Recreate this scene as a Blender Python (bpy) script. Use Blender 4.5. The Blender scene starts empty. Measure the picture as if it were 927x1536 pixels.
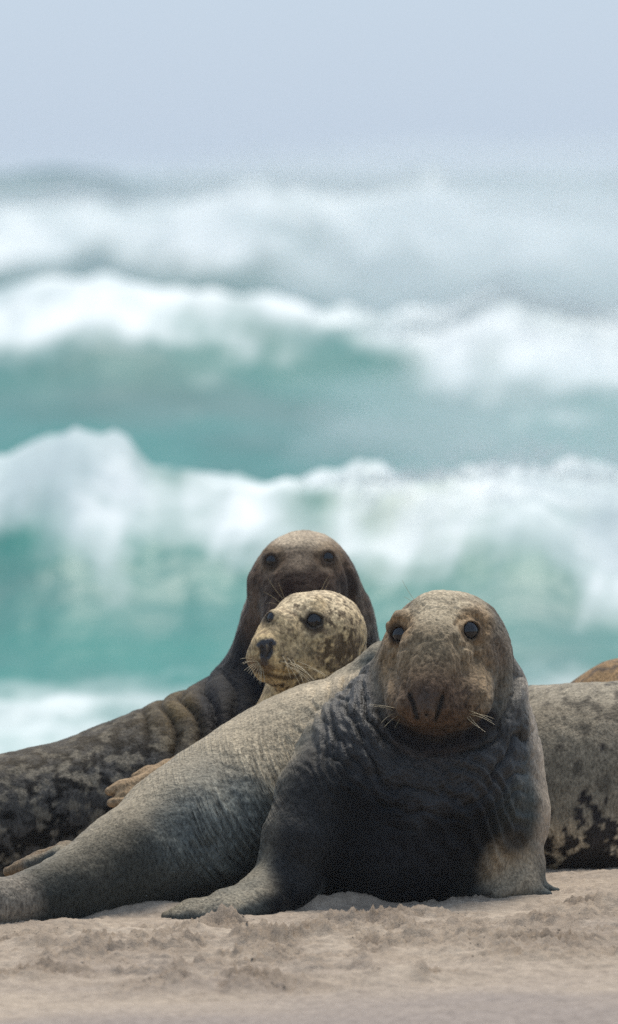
import bpy, math, random
import numpy as np
from mathutils import Vector

# ------------------------------------------------------------------ camera
scene = bpy.context.scene
CAM_Z, FPX, HORIZON = 1.81, 12000.0, 262.0          # eye height, focal length in photo pixels, horizon row
PITCH = math.atan((768.0 - HORIZON) / FPX)
cam_d = bpy.data.cameras.new('camera')
cam = bpy.data.objects.new('camera', cam_d)
scene.collection.objects.link(cam)
cam.location = (0, 0, CAM_Z)
cam.rotation_euler = (math.pi / 2 - PITCH, 0, 0)
cam_d.sensor_fit = 'VERTICAL'
cam_d.sensor_height = 36.0
cam_d.lens = 36.0 * FPX / 1536.0
cam_d.clip_start, cam_d.clip_end = 0.5, 30000
cam_d.dof.use_dof = True
cam_d.dof.focus_distance = 19.86
cam_d.dof.aperture_fstop = 4.2
scene.camera = cam

# ------------------------------------------------------------------ sky, sun, exposure
SUN_EL, SUN_AZ = 66.0, 12.0        # azimuth clockwise from the view direction (+Y): a little behind the seals, to the right
world = bpy.data.worlds.new('World')
scene.world = world
world.use_nodes = True
wt = world.node_tree
wt.nodes.clear()
wo = wt.nodes.new('ShaderNodeOutputWorld')
bg = wt.nodes.new('ShaderNodeBackground')
sky = wt.nodes.new('ShaderNodeTexSky')
sky.sky_type = 'NISHITA'
sky.sun_disc = False
sky.sun_elevation = math.radians(SUN_EL)
sky.sun_rotation = math.radians(SUN_AZ)
sky.air_density, sky.dust_density, sky.ozone_density = 1.0, 1.0, 2.0
veil = wt.nodes.new('ShaderNodeMix')               # thin overcast: an even pale blue veil over the clear sky
veil.data_type = 'RGBA'
veil.inputs[0].default_value = 0.75
veil.inputs[7].default_value = (4.75, 6.0, 7.75, 1)
wt.links.new(sky.outputs[0], veil.inputs[6])
wt.links.new(veil.outputs[2], bg.inputs[0])
bg.inputs[1].default_value = 0.10
wt.links.new(bg.outputs[0], wo.inputs[0])

sun_d = bpy.data.lights.new('sun', 'SUN')
sun_d.energy = 3.7
sun_d.angle = math.radians(25)
sun_d.color = (1.0, 0.93, 0.83)
sun = bpy.data.objects.new('sun', sun_d)
scene.collection.objects.link(sun)
_el, _az = math.radians(SUN_EL), math.radians(SUN_AZ)
sd = Vector((math.sin(_az) * math.cos(_el), math.cos(_az) * math.cos(_el), math.sin(_el)))
sun.rotation_euler = (-sd).to_track_quat('-Z', 'Y').to_euler()
sun.location = sd * 50

vs = scene.view_settings
vs.view_transform = 'Standard'
vs.look = 'None'
vs.exposure = 0.2
vs.gamma = 1.0
vs.use_curve_mapping = False
scene.cycles.use_denoising = False     # the remaining fine noise sits like the photograph's own grain
scene.cycles.max_bounces = 6
scene.cycles.volume_bounces = 1

# ------------------------------------------------------------------ helpers
RNG = np.random.default_rng(7)
random.seed(7)
COL = scene.collection
cP, sP = math.cos(PITCH), math.sin(PITCH)

def W(px, py, dd):
    """real place of a thing measured at photo pixel (px, py), dd metres beyond the 20 m plane"""
    a, b = (px - 463.5) / FPX, -(py - 768.0) / FPX
    dy, dz = cP + b * sP, b * cP - sP
    k = (20.0 + dd) / dy
    return np.array((a * k, 20.0 + dd, CAM_Z + dz * k))

def ray(px, py):
    a, b = (px - 463.5) / FPX, -(py - 768.0) / FPX
    d = np.array((a, cP + b * sP, b * cP - sP))
    return d / np.linalg.norm(d)

S = 1 / 600.0                       # metres per photo pixel at 20 m

def _hash(ix, iy, iz, seed):
    h = (ix.astype(np.uint32) * np.uint32(374761393) + iy.astype(np.uint32) * np.uint32(668265263)
         + iz.astype(np.uint32) * np.uint32(2147483647) + np.uint32(seed * 974634533 & 0xffffffff))
    h = (h ^ (h >> np.uint32(13))) * np.uint32(1274126177)
    h = (h ^ (h >> np.uint32(15))) * np.uint32(2246822519)
    return (h ^ (h >> np.uint32(16))) & np.uint32(255)

_G = np.random.default_rng(5).normal(size=(256, 3))
_G = (_G / np.linalg.norm(_G, axis=1)[:, None]).astype(np.float32)

def noise(P, scale, seed=0):
    """gradient noise, about -1..1; scale = cells per metre (number or 3 numbers)"""
    q = np.asarray(P, np.float64) * np.asarray(scale, np.float64) + (1000.37 + seed * 0.618)
    i = np.floor(q).astype(np.int64)
    f = (q - i).astype(np.float32)
    w = f * f * f * (f * (f * 6 - 15) + 10)
    ix, iy, iz = i[:, 0], i[:, 1], i[:, 2]
    out = 0
    for a in (0, 1):
        wx = w[:, 0] if a else 1 - w[:, 0]
        for b in (0, 1):
            wy = w[:, 1] if b else 1 - w[:, 1]
            for c in (0, 1):
                wz = w[:, 2] if c else 1 - w[:, 2]
                g = _G[_hash(ix + a, iy + b, iz + c, seed)]
                out = out + wx * wy * wz * ((f[:, 0] - a) * g[:, 0] + (f[:, 1] - b) * g[:, 1] + (f[:, 2] - c) * g[:, 2])
    return out * 1.9

def fbm(P, scale, octaves=4, seed=0, gain=0.5):
    out, amp, tot = 0, 1.0, 0
    sc = np.asarray(scale, np.float64)
    for o in range(octaves):
        out = out + amp * noise(P, sc, seed + o * 17)
        tot += amp
        amp *= gain
        sc = sc * 2.03
    return out / tot * 1.5

def sstep(a, b, x):
    t = np.clip((x - a) / (b - a), 0, 1)
    return t * t * (3 - 2 * t)

# ---- signed distance modelling
def smin(a, b, k):
    h = np.maximum(k - np.abs(a - b), 0) / k
    return np.minimum(a, b) - h * h * k * 0.25

def smax(a, b, k):
    return -smin(-a, -b, k)

def d_cap(P, p1, r1, p2, r2):
    p1, p2 = np.asarray(p1, np.float32), np.asarray(p2, np.float32)
    ab = p2 - p1
    t = np.clip(((P - p1) @ ab) / max(float(ab @ ab), 1e-9), 0, 1)
    q = P - p1 - t[:, None] * ab
    return np.sqrt(np.einsum('ij,ij->i', q, q)) - (r1 + (r2 - r1) * t)

def rotm(rx, ry, rz):
    rx, ry, rz = map(math.radians, (rx, ry, rz))
    cx, sx, cy, sy, cz, sz = math.cos(rx), math.sin(rx), math.cos(ry), math.sin(ry), math.cos(rz), math.sin(rz)
    X = np.array(((1, 0, 0), (0, cx, -sx), (0, sx, cx)))
    Y = np.array(((cy, 0, sy), (0, 1, 0), (-sy, 0, cy)))
    Z = np.array(((cz, -sz, 0), (sz, cz, 0), (0, 0, 1)))
    return (Z @ Y @ X).astype(np.float32)

def d_ell(P, c, r, R=None):
    q = P - np.asarray(c, np.float32)
    if R is not None:
        q = q @ R
    r = np.asarray(r, np.float32)
    a = q / r
    k0 = np.sqrt(np.einsum('ij,ij->i', a, a))
    b = a / r
    k1 = np.sqrt(np.einsum('ij,ij->i', b, b)) + 1e-9
    return k0 * (k0 - 1) / k1

class Sdf:
    """list of operations; sizes given in photo pixels at the 20 m plane, depth in metres"""
    def __init__(self):
        self.ops = []
    def add(self, fn, k, mode='u', c=None, R=9.0):
        self.ops.append((fn, k * S, mode, c, R))
    def sph(self, px, py, dd, r, k=30, mode='u'):
        c = W(px, py, dd).astype(np.float32)
        r = r * S
        self.add(lambda P, b: np.sqrt(np.einsum('ij,ij->i', P - c, P - c)) - r, k, mode, c, r)
    def ell(self, px, py, dd, rx, ry, rz, rot=(0, 0, 0), k=30, mode='u'):
        c, r, R = W(px, py, dd), (rx * S, ry * S, rz * S), rotm(*rot)
        self.add(lambda P, b: d_ell(P, c, r, R), k, mode, c, max(r))
    def chain(self, pts, k=30, mode='u', ki=12):
        """pts: (px, py, dd, r)"""
        self.caps([(W(a, b, c).astype(np.float32), r * S) for a, b, c, r in pts], k, mode, ki)
    def caps(self, Q, k, mode='u', ki=0):
        A = np.array([q[0] for q in Q])
        cen = A.mean(0)
        R = float((np.linalg.norm(A - cen, axis=1) + np.array([q[1] for q in Q])).max())
        segs = [(p1, r1, p2, r2, (p1 + p2) / 2, float(np.linalg.norm(p2 - p1)) / 2 + max(r1, r2)) for (p1, r1), (p2, r2) in zip(Q[:-1], Q[1:])]
        reach = (k + ki) * S + 0.06
        def fn(P, b):
            out = None
            for p1, r1, p2, r2, c, rr in segs:
                if b is not None and np.linalg.norm(b[0] - c) - rr - b[1] > reach:
                    continue
                d = d_cap(P, p1, r1, p2, r2)
                out = d if out is None else (smin(out, d, ki * S) if ki else np.minimum(out, d))
            return np.ones(len(P), np.float32) if out is None else out
        self.add(fn, k, mode, cen, R)
    def sub(self, other, k, mode='u'):
        self.add(lambda P, b: other.part(P, b), k, mode)
    def part(self, P, b):
        d = np.ones(len(P), np.float32)
        for fn, k, mode, c, R in self.ops:
            if b is not None and c is not None and np.linalg.norm(b[0] - c) - R - b[1] > k + 0.06:
                continue
            e = fn(P, b)
            if mode == 'u':
                d = smin(d, e, k) if k > 0 else np.minimum(d, e)
            else:
                d = smax(d, -e, k) if k > 0 else np.maximum(d, -e)
        return d
    def __call__(self, P, near=False):
        """near=True: all places lie close to the surface, so far-off pieces can be skipped"""
        P = np.asarray(P, np.float32)
        if not near or len(P) < 3000:
            return self.part(P, None)
        cell = np.floor(P / 0.11).astype(np.int64)
        key = (cell[:, 0] * 4096 + cell[:, 1]) * 4096 + cell[:, 2]
        order = np.argsort(key, kind='stable')
        cuts = np.flatnonzero(np.diff(key[order])) + 1
        out = np.empty(len(P), np.float32)
        for g in np.split(order, cuts):
            Q = P[g]
            c = (Q.min(0) + Q.max(0)) / 2
            out[g] = self.part(Q, (c, float(np.linalg.norm(Q.max(0) - c))))
        return out
    def surf(self, px, py, d0=18.5, d1=23.0):
        """where the photo's line of sight through a pixel meets this body"""
        o, v = np.array((0, 0, CAM_Z)), ray(px, py)
        t = d0
        for _ in range(160):
            p = o + v * t
            d = float(self(p[None])[0])
            if d < 0.0006:
                break
            t += max(d * 0.7, 0.0004)
            if t > d1:
                break
        return o + v * t
    def normal(self, p, e=0.004):
        E = np.eye(3) * e
        g = np.array([float(self((p + E[i])[None])[0] - self((p - E[i])[None])[0]) for i in range(3)])
        return g / (np.linalg.norm(g) + 1e-9)

def mesh_sdf(f, lo, hi, h):
    """sparse surface nets, then the vertices are pulled onto the surface"""
    lo, hi = np.asarray(lo, float), np.asarray(hi, float)
    B = 8
    nb = np.ceil((hi - lo) / (h * B)).astype(int)
    n = nb * B + 1
    bi = np.stack(np.meshgrid(*[np.arange(k) for k in nb], indexing='ij'), -1).reshape(-1, 3)
    cen = lo + (bi + 0.5) * h * B
    dc = f(cen)
    near = np.abs(dc) < h * B * 0.87 * 1.25 + 0.008
    G = np.where(dc < 0, -1.0, 1.0).astype(np.float32).reshape(nb)
    G = np.repeat(np.repeat(np.repeat(G, B, 0), B, 1), B, 2)
    G = np.pad(G, ((0, 1),) * 3, mode='edge')
    off = np.stack(np.meshgrid(*[np.arange(B + 1)] * 3, indexing='ij'), -1).reshape(-1, 3)
    blocks = bi[near]
    for s in range(0, len(blocks), 6000):
        idx = (blocks[s:s + 6000, None, :] * B + off[None]).reshape(-1, 3)
        G[idx[:, 0], idx[:, 1], idx[:, 2]] = f(lo + idx * h, True)
    neg = G < 0
    cnt = np.zeros(n - 1, np.int8)
    for a in (0, 1):
        for b in (0, 1):
            for c in (0, 1):
                cnt += neg[a:n[0] - 1 + a, b:n[1] - 1 + b, c:n[2] - 1 + c]
    act = (cnt > 0) & (cnt < 8)
    ci = np.argwhere(act)
    vid = np.full(n - 1, -1, np.int32)
    vid[act] = np.arange(len(ci))
    acc = np.zeros((len(ci), 3)); num = np.zeros(len(ci))
    corners = [(a, b, c) for a in (0, 1) for b in (0, 1) for c in (0, 1)]
    for u in corners:
        for ax in range(3):
            if u[ax]:
                continue
            v = list(u); v[ax] = 1
            i0, i1 = ci + u, ci + v
            g0, g1 = G[i0[:, 0], i0[:, 1], i0[:, 2]], G[i1[:, 0], i1[:, 1], i1[:, 2]]
            m = (g0 < 0) != (g1 < 0)
            t = np.where(m, g0 / np.where(m, g0 - g1, 1), 0)
            pt = np.array(u, float) + t[:, None] * (np.array(v) - np.array(u))
            acc += pt * m[:, None]; num += m
    V = lo + (ci + acc / num[:, None]) * h
    quads = []
    for ax in range(3):
        o1, o2 = [k for k in range(3) if k != ax]
        sl0 = [slice(None)] * 3; sl1 = [slice(None)] * 3
        sl0[ax] = slice(0, -1); sl1[ax] = slice(1, None)
        e = np.argwhere(neg[tuple(sl0)] != neg[tuple(sl1)])
        e = e[(e[:, o1] > 0) & (e[:, o2] > 0) & (e[:, o1] < n[o1] - 1) & (e[:, o2] < n[o2] - 1)]
        inside0 = neg[e[:, 0], e[:, 1], e[:, 2]]
        def cell(d1, d2):
            q = e.copy(); q[:, o1] -= d1; q[:, o2] -= d2
            return vid[q[:, 0], q[:, 1], q[:, 2]]
        q = np.stack((cell(1, 1), cell(0, 1), cell(0, 0), cell(1, 0)), 1)
        flip = inside0 if ax != 1 else ~inside0
        q = np.where(flip[:, None], q, q[:, ::-1])
        quads.append(q)
    Q = np.concatenate(quads)
    Q = Q[(Q >= 0).all(1)]
    d, g = sdf_grad(f, V)
    V = V - g * np.clip(d, -h, h)[:, None]
    return V, Q, g

def sdf_grad(f, V, e=0.003):
    d = f(V, True)
    g = np.stack([f(V + np.eye(3)[i] * e, True) - d for i in range(3)], 1).astype(float)
    g /= np.linalg.norm(g, axis=1)[:, None] + 1e-9
    return d.astype(float), g

def mesh_from(name, V, F, mat, smooth=True, parent=None, attrs=None):
    me = bpy.data.meshes.new(name)
    V = np.asarray(V, np.float32); F = np.asarray(F, np.int32)
    me.vertices.add(len(V)); me.vertices.foreach_set('co', V.ravel())
    k = F.shape[1]
    me.loops.add(F.size); me.loops.foreach_set('vertex_index', F.ravel())
    me.polygons.add(len(F))
    me.polygons.foreach_set('loop_start', np.arange(0, F.size, k, dtype=np.int32))
    me.polygons.foreach_set('loop_total', np.full(len(F), k, np.int32))
    me.polygons.foreach_set('use_smooth', np.full(len(F), smooth))
    me.update(calc_edges=True)
    for an, arr in (attrs or {}).items():
        arr = np.asarray(arr, np.float32)
        if arr.ndim == 2:
            at = me.attributes.new(an, 'FLOAT_COLOR', 'POINT')
            at.data.foreach_set('color', np.concatenate((arr, np.ones((len(arr), 1), np.float32)), 1).ravel())
        else:
            at = me.attributes.new(an, 'FLOAT', 'POINT')
            at.data.foreach_set('value', arr)
    me.materials.append(mat)
    o = bpy.data.objects.new(name, me)
    COL.objects.link(o)
    o.parent = parent
    return o

def tag(o, label=None, cat=None, group=None, kind=None):
    for k, v in (('label', label), ('category', cat), ('group', group), ('kind', kind)):
        if v:
            o[k] = v
    return o

class NT:
    """small wrapper for building node materials"""
    def __init__(self, name):
        self.m = bpy.data.materials.new(name)
        self.m.use_nodes = True
        self.t = self.m.node_tree
        self.b = self.t.nodes['Principled BSDF']
        self.out = self.t.nodes['Material Output']
    def n(self, typ, **kw):
        nd = self.t.nodes.new(typ)
        for k, v in kw.items():
            setattr(nd, k, v)
        return nd
    def set(self, sock, v):
        if isinstance(v, (int, float, tuple, list)):
            sock.default_value = v
        else:
            self.t.links.new(v, sock)
    def attr(self, name):
        return self.n('ShaderNodeAttribute', attribute_name=name)
    def math(self, op, a, b=0.0, c=0.0, clamp=False):
        nd = self.n('ShaderNodeMath', operation=op, use_clamp=clamp)
        for s, v in zip(nd.inputs, (a, b, c)):
            self.set(s, v)
        return nd.outputs[0]
    def mix(self, fac, a, b, blend='MIX'):
        nd = self.n('ShaderNodeMix', data_type='RGBA', blend_type=blend)
        self.set(nd.inputs[0], fac); self.set(nd.inputs[6], a); self.set(nd.inputs[7], b)
        return nd.outputs[2]
    def noise(self, scale, detail=3, rough=0.55, vec=None, dist=0.0):
        nd = self.n('ShaderNodeTexNoise')
        nd.inputs['Scale'].default_value = scale
        nd.inputs['Detail'].default_value = detail
        nd.inputs['Roughness'].default_value = rough
        nd.inputs['Distortion'].default_value = dist
        if vec is None:
            vec = self.n('ShaderNodeTexCoord').outputs['Object']
        self.t.links.new(vec, nd.inputs['Vector'])
        return nd.outputs[0]
    def ramp(self, v, stops):
        nd = self.n('ShaderNodeValToRGB')
        el = nd.color_ramp.elements
        while len(el) < len(stops):
            el.new(0.5)
        for e, (p, c) in zip(el, stops):
            e.position = p
            e.color = c if len(c) == 4 else (*c, 1)
        self.set(nd.inputs[0], v)
        return nd.outputs[0]
    def bump(self, height, strength, dist, normal=None):
        nd = self.n('ShaderNodeBump')
        nd.inputs['Strength'].default_value = strength
        nd.inputs['Distance'].default_value = dist
        self.set(nd.inputs['Height'], height)
        if normal is not None:
            self.t.links.new(normal, nd.inputs['Normal'])
        return nd.outputs[0]

# ------------------------------------------------------------------ the setting: sand
def grid_mesh(name, X, Y, Z, mat, attrs=None):
    r, c = X.shape
    idx = np.arange(r * c).reshape(r, c)
    F = np.stack((idx[:-1, :-1], idx[:-1, 1:], idx[1:, 1:], idx[1:, :-1]), -1).reshape(-1, 4)
    return mesh_from(name, np.stack((X, Y, Z), -1).reshape(-1, 3), F, mat, True, None, attrs)

def ground_y(row):
    return CAM_Z * FPX / (row - HORIZON)

def sand_base(x, y):
    z = 0.028 * np.clip(x, -3, 3)
    z = z - 1.9 * sstep(21.6, 31.0, y) - 0.004 * np.clip(20 - y, 0, 30) * 0
    return z

# (px, row, half-width m, half-depth m, height m): heaps the seals and their tracks have pushed up
HEAPS = [(215, 1366, .16, .09, .040), (338, 1392, .045, .05, .044), (300, 1406, .07, .05, .024), (255, 1416, .06, .05, .012),
         (500, 1380, .03, .03, .018), (560, 1388, .10, .06, .022), (640, 1386, .09, .05, .016), (690, 1340, .035, .03, .036), (655, 1342, .05, .03, .014), (725, 1342, .05, .02, .010),
         (465, 1362, .08, .035, .034), (530, 1360, .07, .03, .030), (590, 1357, .08, .03, .034), (640, 1352, .06, .03, .028), (120, 1376, .12, .05, .014), (850, 1384, .07, .05, .018), (910, 1378, .08, .05, .028), (760, 1392, .07, .06, .014),
         (420, 1414, .16, .05, .020), (120, 1418, .14, .08, .020), (30, 1420, .10, .08, .020), (160, 1400, .09, .06, .014), (60, 1396, .10, .05, .012),
         (310, 1482, .16, .14, .026), (400, 1474, .09, .10, .016), (250, 1488, .07, .09, .012), (615, 1483, .095, .07, .042), (580, 1490, .05, .06, .016),
         (715, 1478, .03, .05, .013), (530, 1496, .05, .05, .013), (100, 1520, .10, .10, .012), (830, 1420, .10, .07, .012), (660, 1420, .12, .08, .014),
         (870, 1330, .14, .04, .012), (20, 1392, .12, .03, .008), (480, 1402, .08, .04, .014), (40, 1462, .12, .10, .010), (760, 1440, .12, .06, -.008), (150, 1450, .25, .05, -.010)]
# (px, row, half-width m, half-depth m): churned, clotted sand
ROUGH = [(120, 1412, .34, .22), (340, 1395, .14, .20), (430, 1412, .24, .14), (560, 1388, .20, .14), (660, 1392, .20, .14), (880, 1378, .16, .14), (800, 1395, .14, .12),
         (330, 1480, .26, .22), (615, 1482, .12, .10), (560, 1356, .30, .07), (220, 1358, .16, .06), (700, 1338, .10, .05), (40, 1455, .2, .15), (820, 1425, .2, .12), (560, 1425, .2, .10)]

def sand_height(x, y):
    z = sand_base(x, y)
    P = np.stack((x, y, x * 0), -1)
    z = z + 0.010 * fbm(P, (1.6, 0.9, 1), 4, 3)
    near = sstep(12, 16, y) * (1 - sstep(22, 24, y)) * (1 - sstep(1.6, 2.4, np.abs(x)))
    for px, row, a, b, h in HEAPS:
        yy = ground_y(row); xx = (px - 463.5) / FPX * yy
        w = noise(P, 9, int(px)) * 0.35
        q = ((x - xx) / a) ** 2 + ((y - yy) / b) ** 2
        z = z + h * np.exp(-q * (1 + w))
    rough = np.zeros_like(x)
    for px, row, a, b in ROUGH:
        yy = ground_y(row); xx = (px - 463.5) / FPX * yy
        rough = np.maximum(rough, np.exp(-(((x - xx) / a) ** 2 + ((y - yy) / b) ** 2) * 1.2))
    rough = np.maximum(rough, .5 * sstep(18.2, 18.6, y + .3 * noise(P, 1.5, 71)) * (1 - .6 * sstep(19.2, 19.6, y)))
    ridge = np.clip(.42 - np.abs(fbm(P, (2.6, 5.5, 1), 3, 73)), 0, 1) / .42
    z = z + .016 * (ridge ** 1.5 - .25) * sstep(17.5, 18.2, y) * sstep(19.5, 19.0, y) * near - .004 * sstep(19.0, 19.5, y) * near
    rough = np.maximum(rough, .8 * ridge ** 2 * sstep(17.9, 18.4, y) * sstep(19.6, 19.1, y))
    rough = rough * (1 - .6 * np.exp(-((x + .27) / .2) ** 2 - ((y - 19.5) / .25) ** 2))
    # outside the photographed strip the beach goes on trampled in the same way
    rough = np.maximum(rough * near, (1 - near) * sstep(0.1, 0.6, fbm(P, 0.9, 2, 91)))
    rough = rough * sstep(-0.7, 0.25, fbm(P, (7, 5, 1), 3, 19))
    cl = 1 - np.abs(fbm(P, (24, 18, 1), 4, 5))
    cl2 = np.abs(fbm(P, (55, 40, 1), 2, 9))
    z = z + rough * (0.040 * (cl - 0.62) + 0.022 * cl2 + 0.018 * fbm(P, (12, 9, 1), 2, 27))
    z = z + 0.0012 * fbm(P, (90, 60, 1), 2, 13)
    z = z + 0.0025 * fbm(P, (7, 11, 1), 2, 33)
    return z, rough

def spread(lo, a, b, hi, fine, growth=1.12):
    mid = np.arange(a, b, fine)
    right, s, v = [], fine, b
    while v < hi:
        right.append(v); s *= growth; v += s
    right.append(hi)
    left, s, v = [], fine, a
    while v > lo:
        s *= growth; v -= s; left.append(max(v, lo))
    return np.concatenate((left[::-1], mid, right))

def make_sand():
    m = NT('sand')
    tc = m.n('ShaderNodeTexCoord').outputs['Object']
    n1 = m.noise(1.3, 4, 0.6, tc)
    n2 = m.noise(38, 4, 0.65, tc)
    n3 = m.noise(420, 2, 0.7, tc)
    c = m.ramp(n1, [(0.30, (0.345, 0.285, 0.232)), (0.55, (0.415, 0.343, 0.270)), (0.75, (0.445, 0.368, 0.288))])
    c = m.mix(m.math('MULTIPLY', m.attr('damp').outputs['Fac'], 0.85), c, (0.275, 0.236, 0.214, 1))
    c = m.mix(m.math('MULTIPLY', m.attr('rough').outputs['Fac'], m.math('MULTIPLY', n2, 1.7), clamp=True), c, (0.215, 0.168, 0.127, 1))
    sp = m.ramp(n2, [(0.32, (0.72, 0.71, 0.70)), (0.68, (1.18, 1.18, 1.16))])
    c = m.mix(1.0, c, sp, 'MULTIPLY')
    g = m.ramp(n3, [(0.25, (0.70, 0.70, 0.70)), (0.75, (1.22, 1.2, 1.18))])
    c = m.mix(1.0, c, g, 'MULTIPLY')
    m.set(m.b.inputs['Base Color'], c)
    m.b.inputs['Roughness'].default_value = 0.92
    m.b.inputs['Specular IOR Level'].default_value = 0.2
    hgt = m.math('ADD', m.math('MULTIPLY', n3, 0.35), n2)
    m.set(m.b.inputs['Normal'], m.bump(hgt, 0.8, 0.010))
    xs = spread(-60, -1.0, 1.0, 60, 0.0058, 1.12)
    ys = spread(-30, 16.7, 20.6, 40, 0.010, 1.12)
    X, Y = np.meshgrid(xs, ys)
    Z, R = sand_height(X.ravel(), Y.ravel())
    P = np.stack((X.ravel(), Y.ravel(), Z), -1)
    damp = sstep(18.0, 17.0, Y.ravel() + 0.35 * fbm(P, (1.2, 2.5, 1), 3, 41) - 0.16 * X.ravel())
    o = grid_mesh('sand', X, Y, Z.reshape(X.shape), m.m, {'rough': R, 'damp': damp})
    tag(o, 'pale churned beach sand under the seals', 'sand', kind='structure')
    # loose clots of sand lying about, thousands of them
    b = []
    ico_v = np.array([(0, 0, 1), (.89, 0, .45), (.28, .85, .45), (-.72, .53, .45), (-.72, -.53, .45), (.28, -.85, .45),
                      (.72, .53, -.45), (-.28, .85, -.45), (-.89, 0, -.45), (-.28, -.85, -.45), (.72, -.53, -.45), (0, 0, -1)])
    ico_f = np.array([(0, 1, 2), (0, 2, 3), (0, 3, 4), (0, 4, 5), (0, 5, 1), (1, 6, 2), (2, 7, 3), (3, 8, 4), (4, 9, 5), (5, 10, 1),
                      (6, 7, 2), (7, 8, 3), (8, 9, 4), (9, 10, 5), (10, 6, 1), (11, 7, 6), (11, 8, 7), (11, 9, 8), (11, 10, 9), (11, 6, 10)])
    n = 12000
    x = RNG.uniform(-1.1, 1.1, n); y = RNG.uniform(16.6, 20.8, n)
    z, r = sand_height(x, y)
    keep = RNG.uniform(0, 1, n) < r * 0.6 - 0.08
    x, y, z = x[keep], y[keep], z[keep]
    n = len(x)
    s = 0.0014 + 0.0030 * RNG.uniform(0, 1, n) ** 5
    V = ico_v[None] * (1 + 0.35 * RNG.uniform(-1, 1, (n, 12, 1))) * s[:, None, None] * np.array((1.3, 1.2, 0.75))
    V = V + np.stack((x, y, z - 0.1 * s), -1)[:, None, :]
    F = (ico_f[None] + 12 * np.arange(n)[:, None, None]).reshape(-1, 3)
    c = mesh_from('sand_clots', V.reshape(-1, 3), F, m.m, True, None, {'rough': np.zeros(n * 12), 'damp': np.zeros(n * 12)})
    tag(c, 'loose clots of sand strewn over the churned beach', 'sand', kind='stuff')

make_sand()

# ------------------------------------------------------------------ the setting: sea
SEA = -0.79
def crest(d, pts):
    """crest line of a breaker standing d metres off: x -> height above still water"""
    px = np.array([p[0] for p in pts], float); row = np.array([p[1] for p in pts], float)
    x = (px - 463.5) / FPX * d
    h = CAM_Z - (row - HORIZON) / FPX * d - SEA
    def f(xx):
        xx = np.clip(xx, x[0], x[-1])
        i = np.clip(np.searchsorted(x, xx) - 1, 0, len(x) - 2)
        t = (xx - x[i]) / (x[i + 1] - x[i])
        t = t * t * (3 - 2 * t)
        return h[i] + (h[i + 1] - h[i]) * t
    return f

BREAKERS = [  # distance, crest points (px,row), face length, back length, how far the foam comes down the face (fraction of height), shoulder noise
    (40, [(-900, 700), (-300, 690), (0, 690), (60, 668), (120, 656), (180, 670), (245, 705), (340, 703), (430, 712), (520, 704), (600, 702), (680, 695), (760, 684), (850, 690), (927, 702), (1300, 690), (1900, 700)], 3.0, 5.5),
    (75, [(-900, 470), (-300, 450), (0, 446), (80, 436), (160, 429), (230, 441), (330, 456), (430, 470), (520, 485), (580, 490), (640, 488), (690, 466), (725, 448), (760, 440), (800, 455), (860, 468), (927, 476), (1300, 450), (1900, 470)], 5.5, 9.0),
    (150, [(-900, 300), (-300, 310), (0, 305), (60, 301), (130, 296), (200, 309), (260, 297), (330, 286), (390, 277), (450, 281), (520, 289), (570, 284), (610, 273), (650, 270), (680, 284), (720, 306), (800, 316), (927, 321), (1300, 300), (1900, 310)], 9.0, 14.0),
    (290, [(-900, 262), (-300, 255), (0, 259), (90, 250), (160, 258), (220, 276), (280, 267), (400, 266), (480, 262), (560, 264), (610, 275), (700, 262), (800, 261), (927, 264), (1300, 258), (1900, 262)], 16.0, 22.0)]

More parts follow.
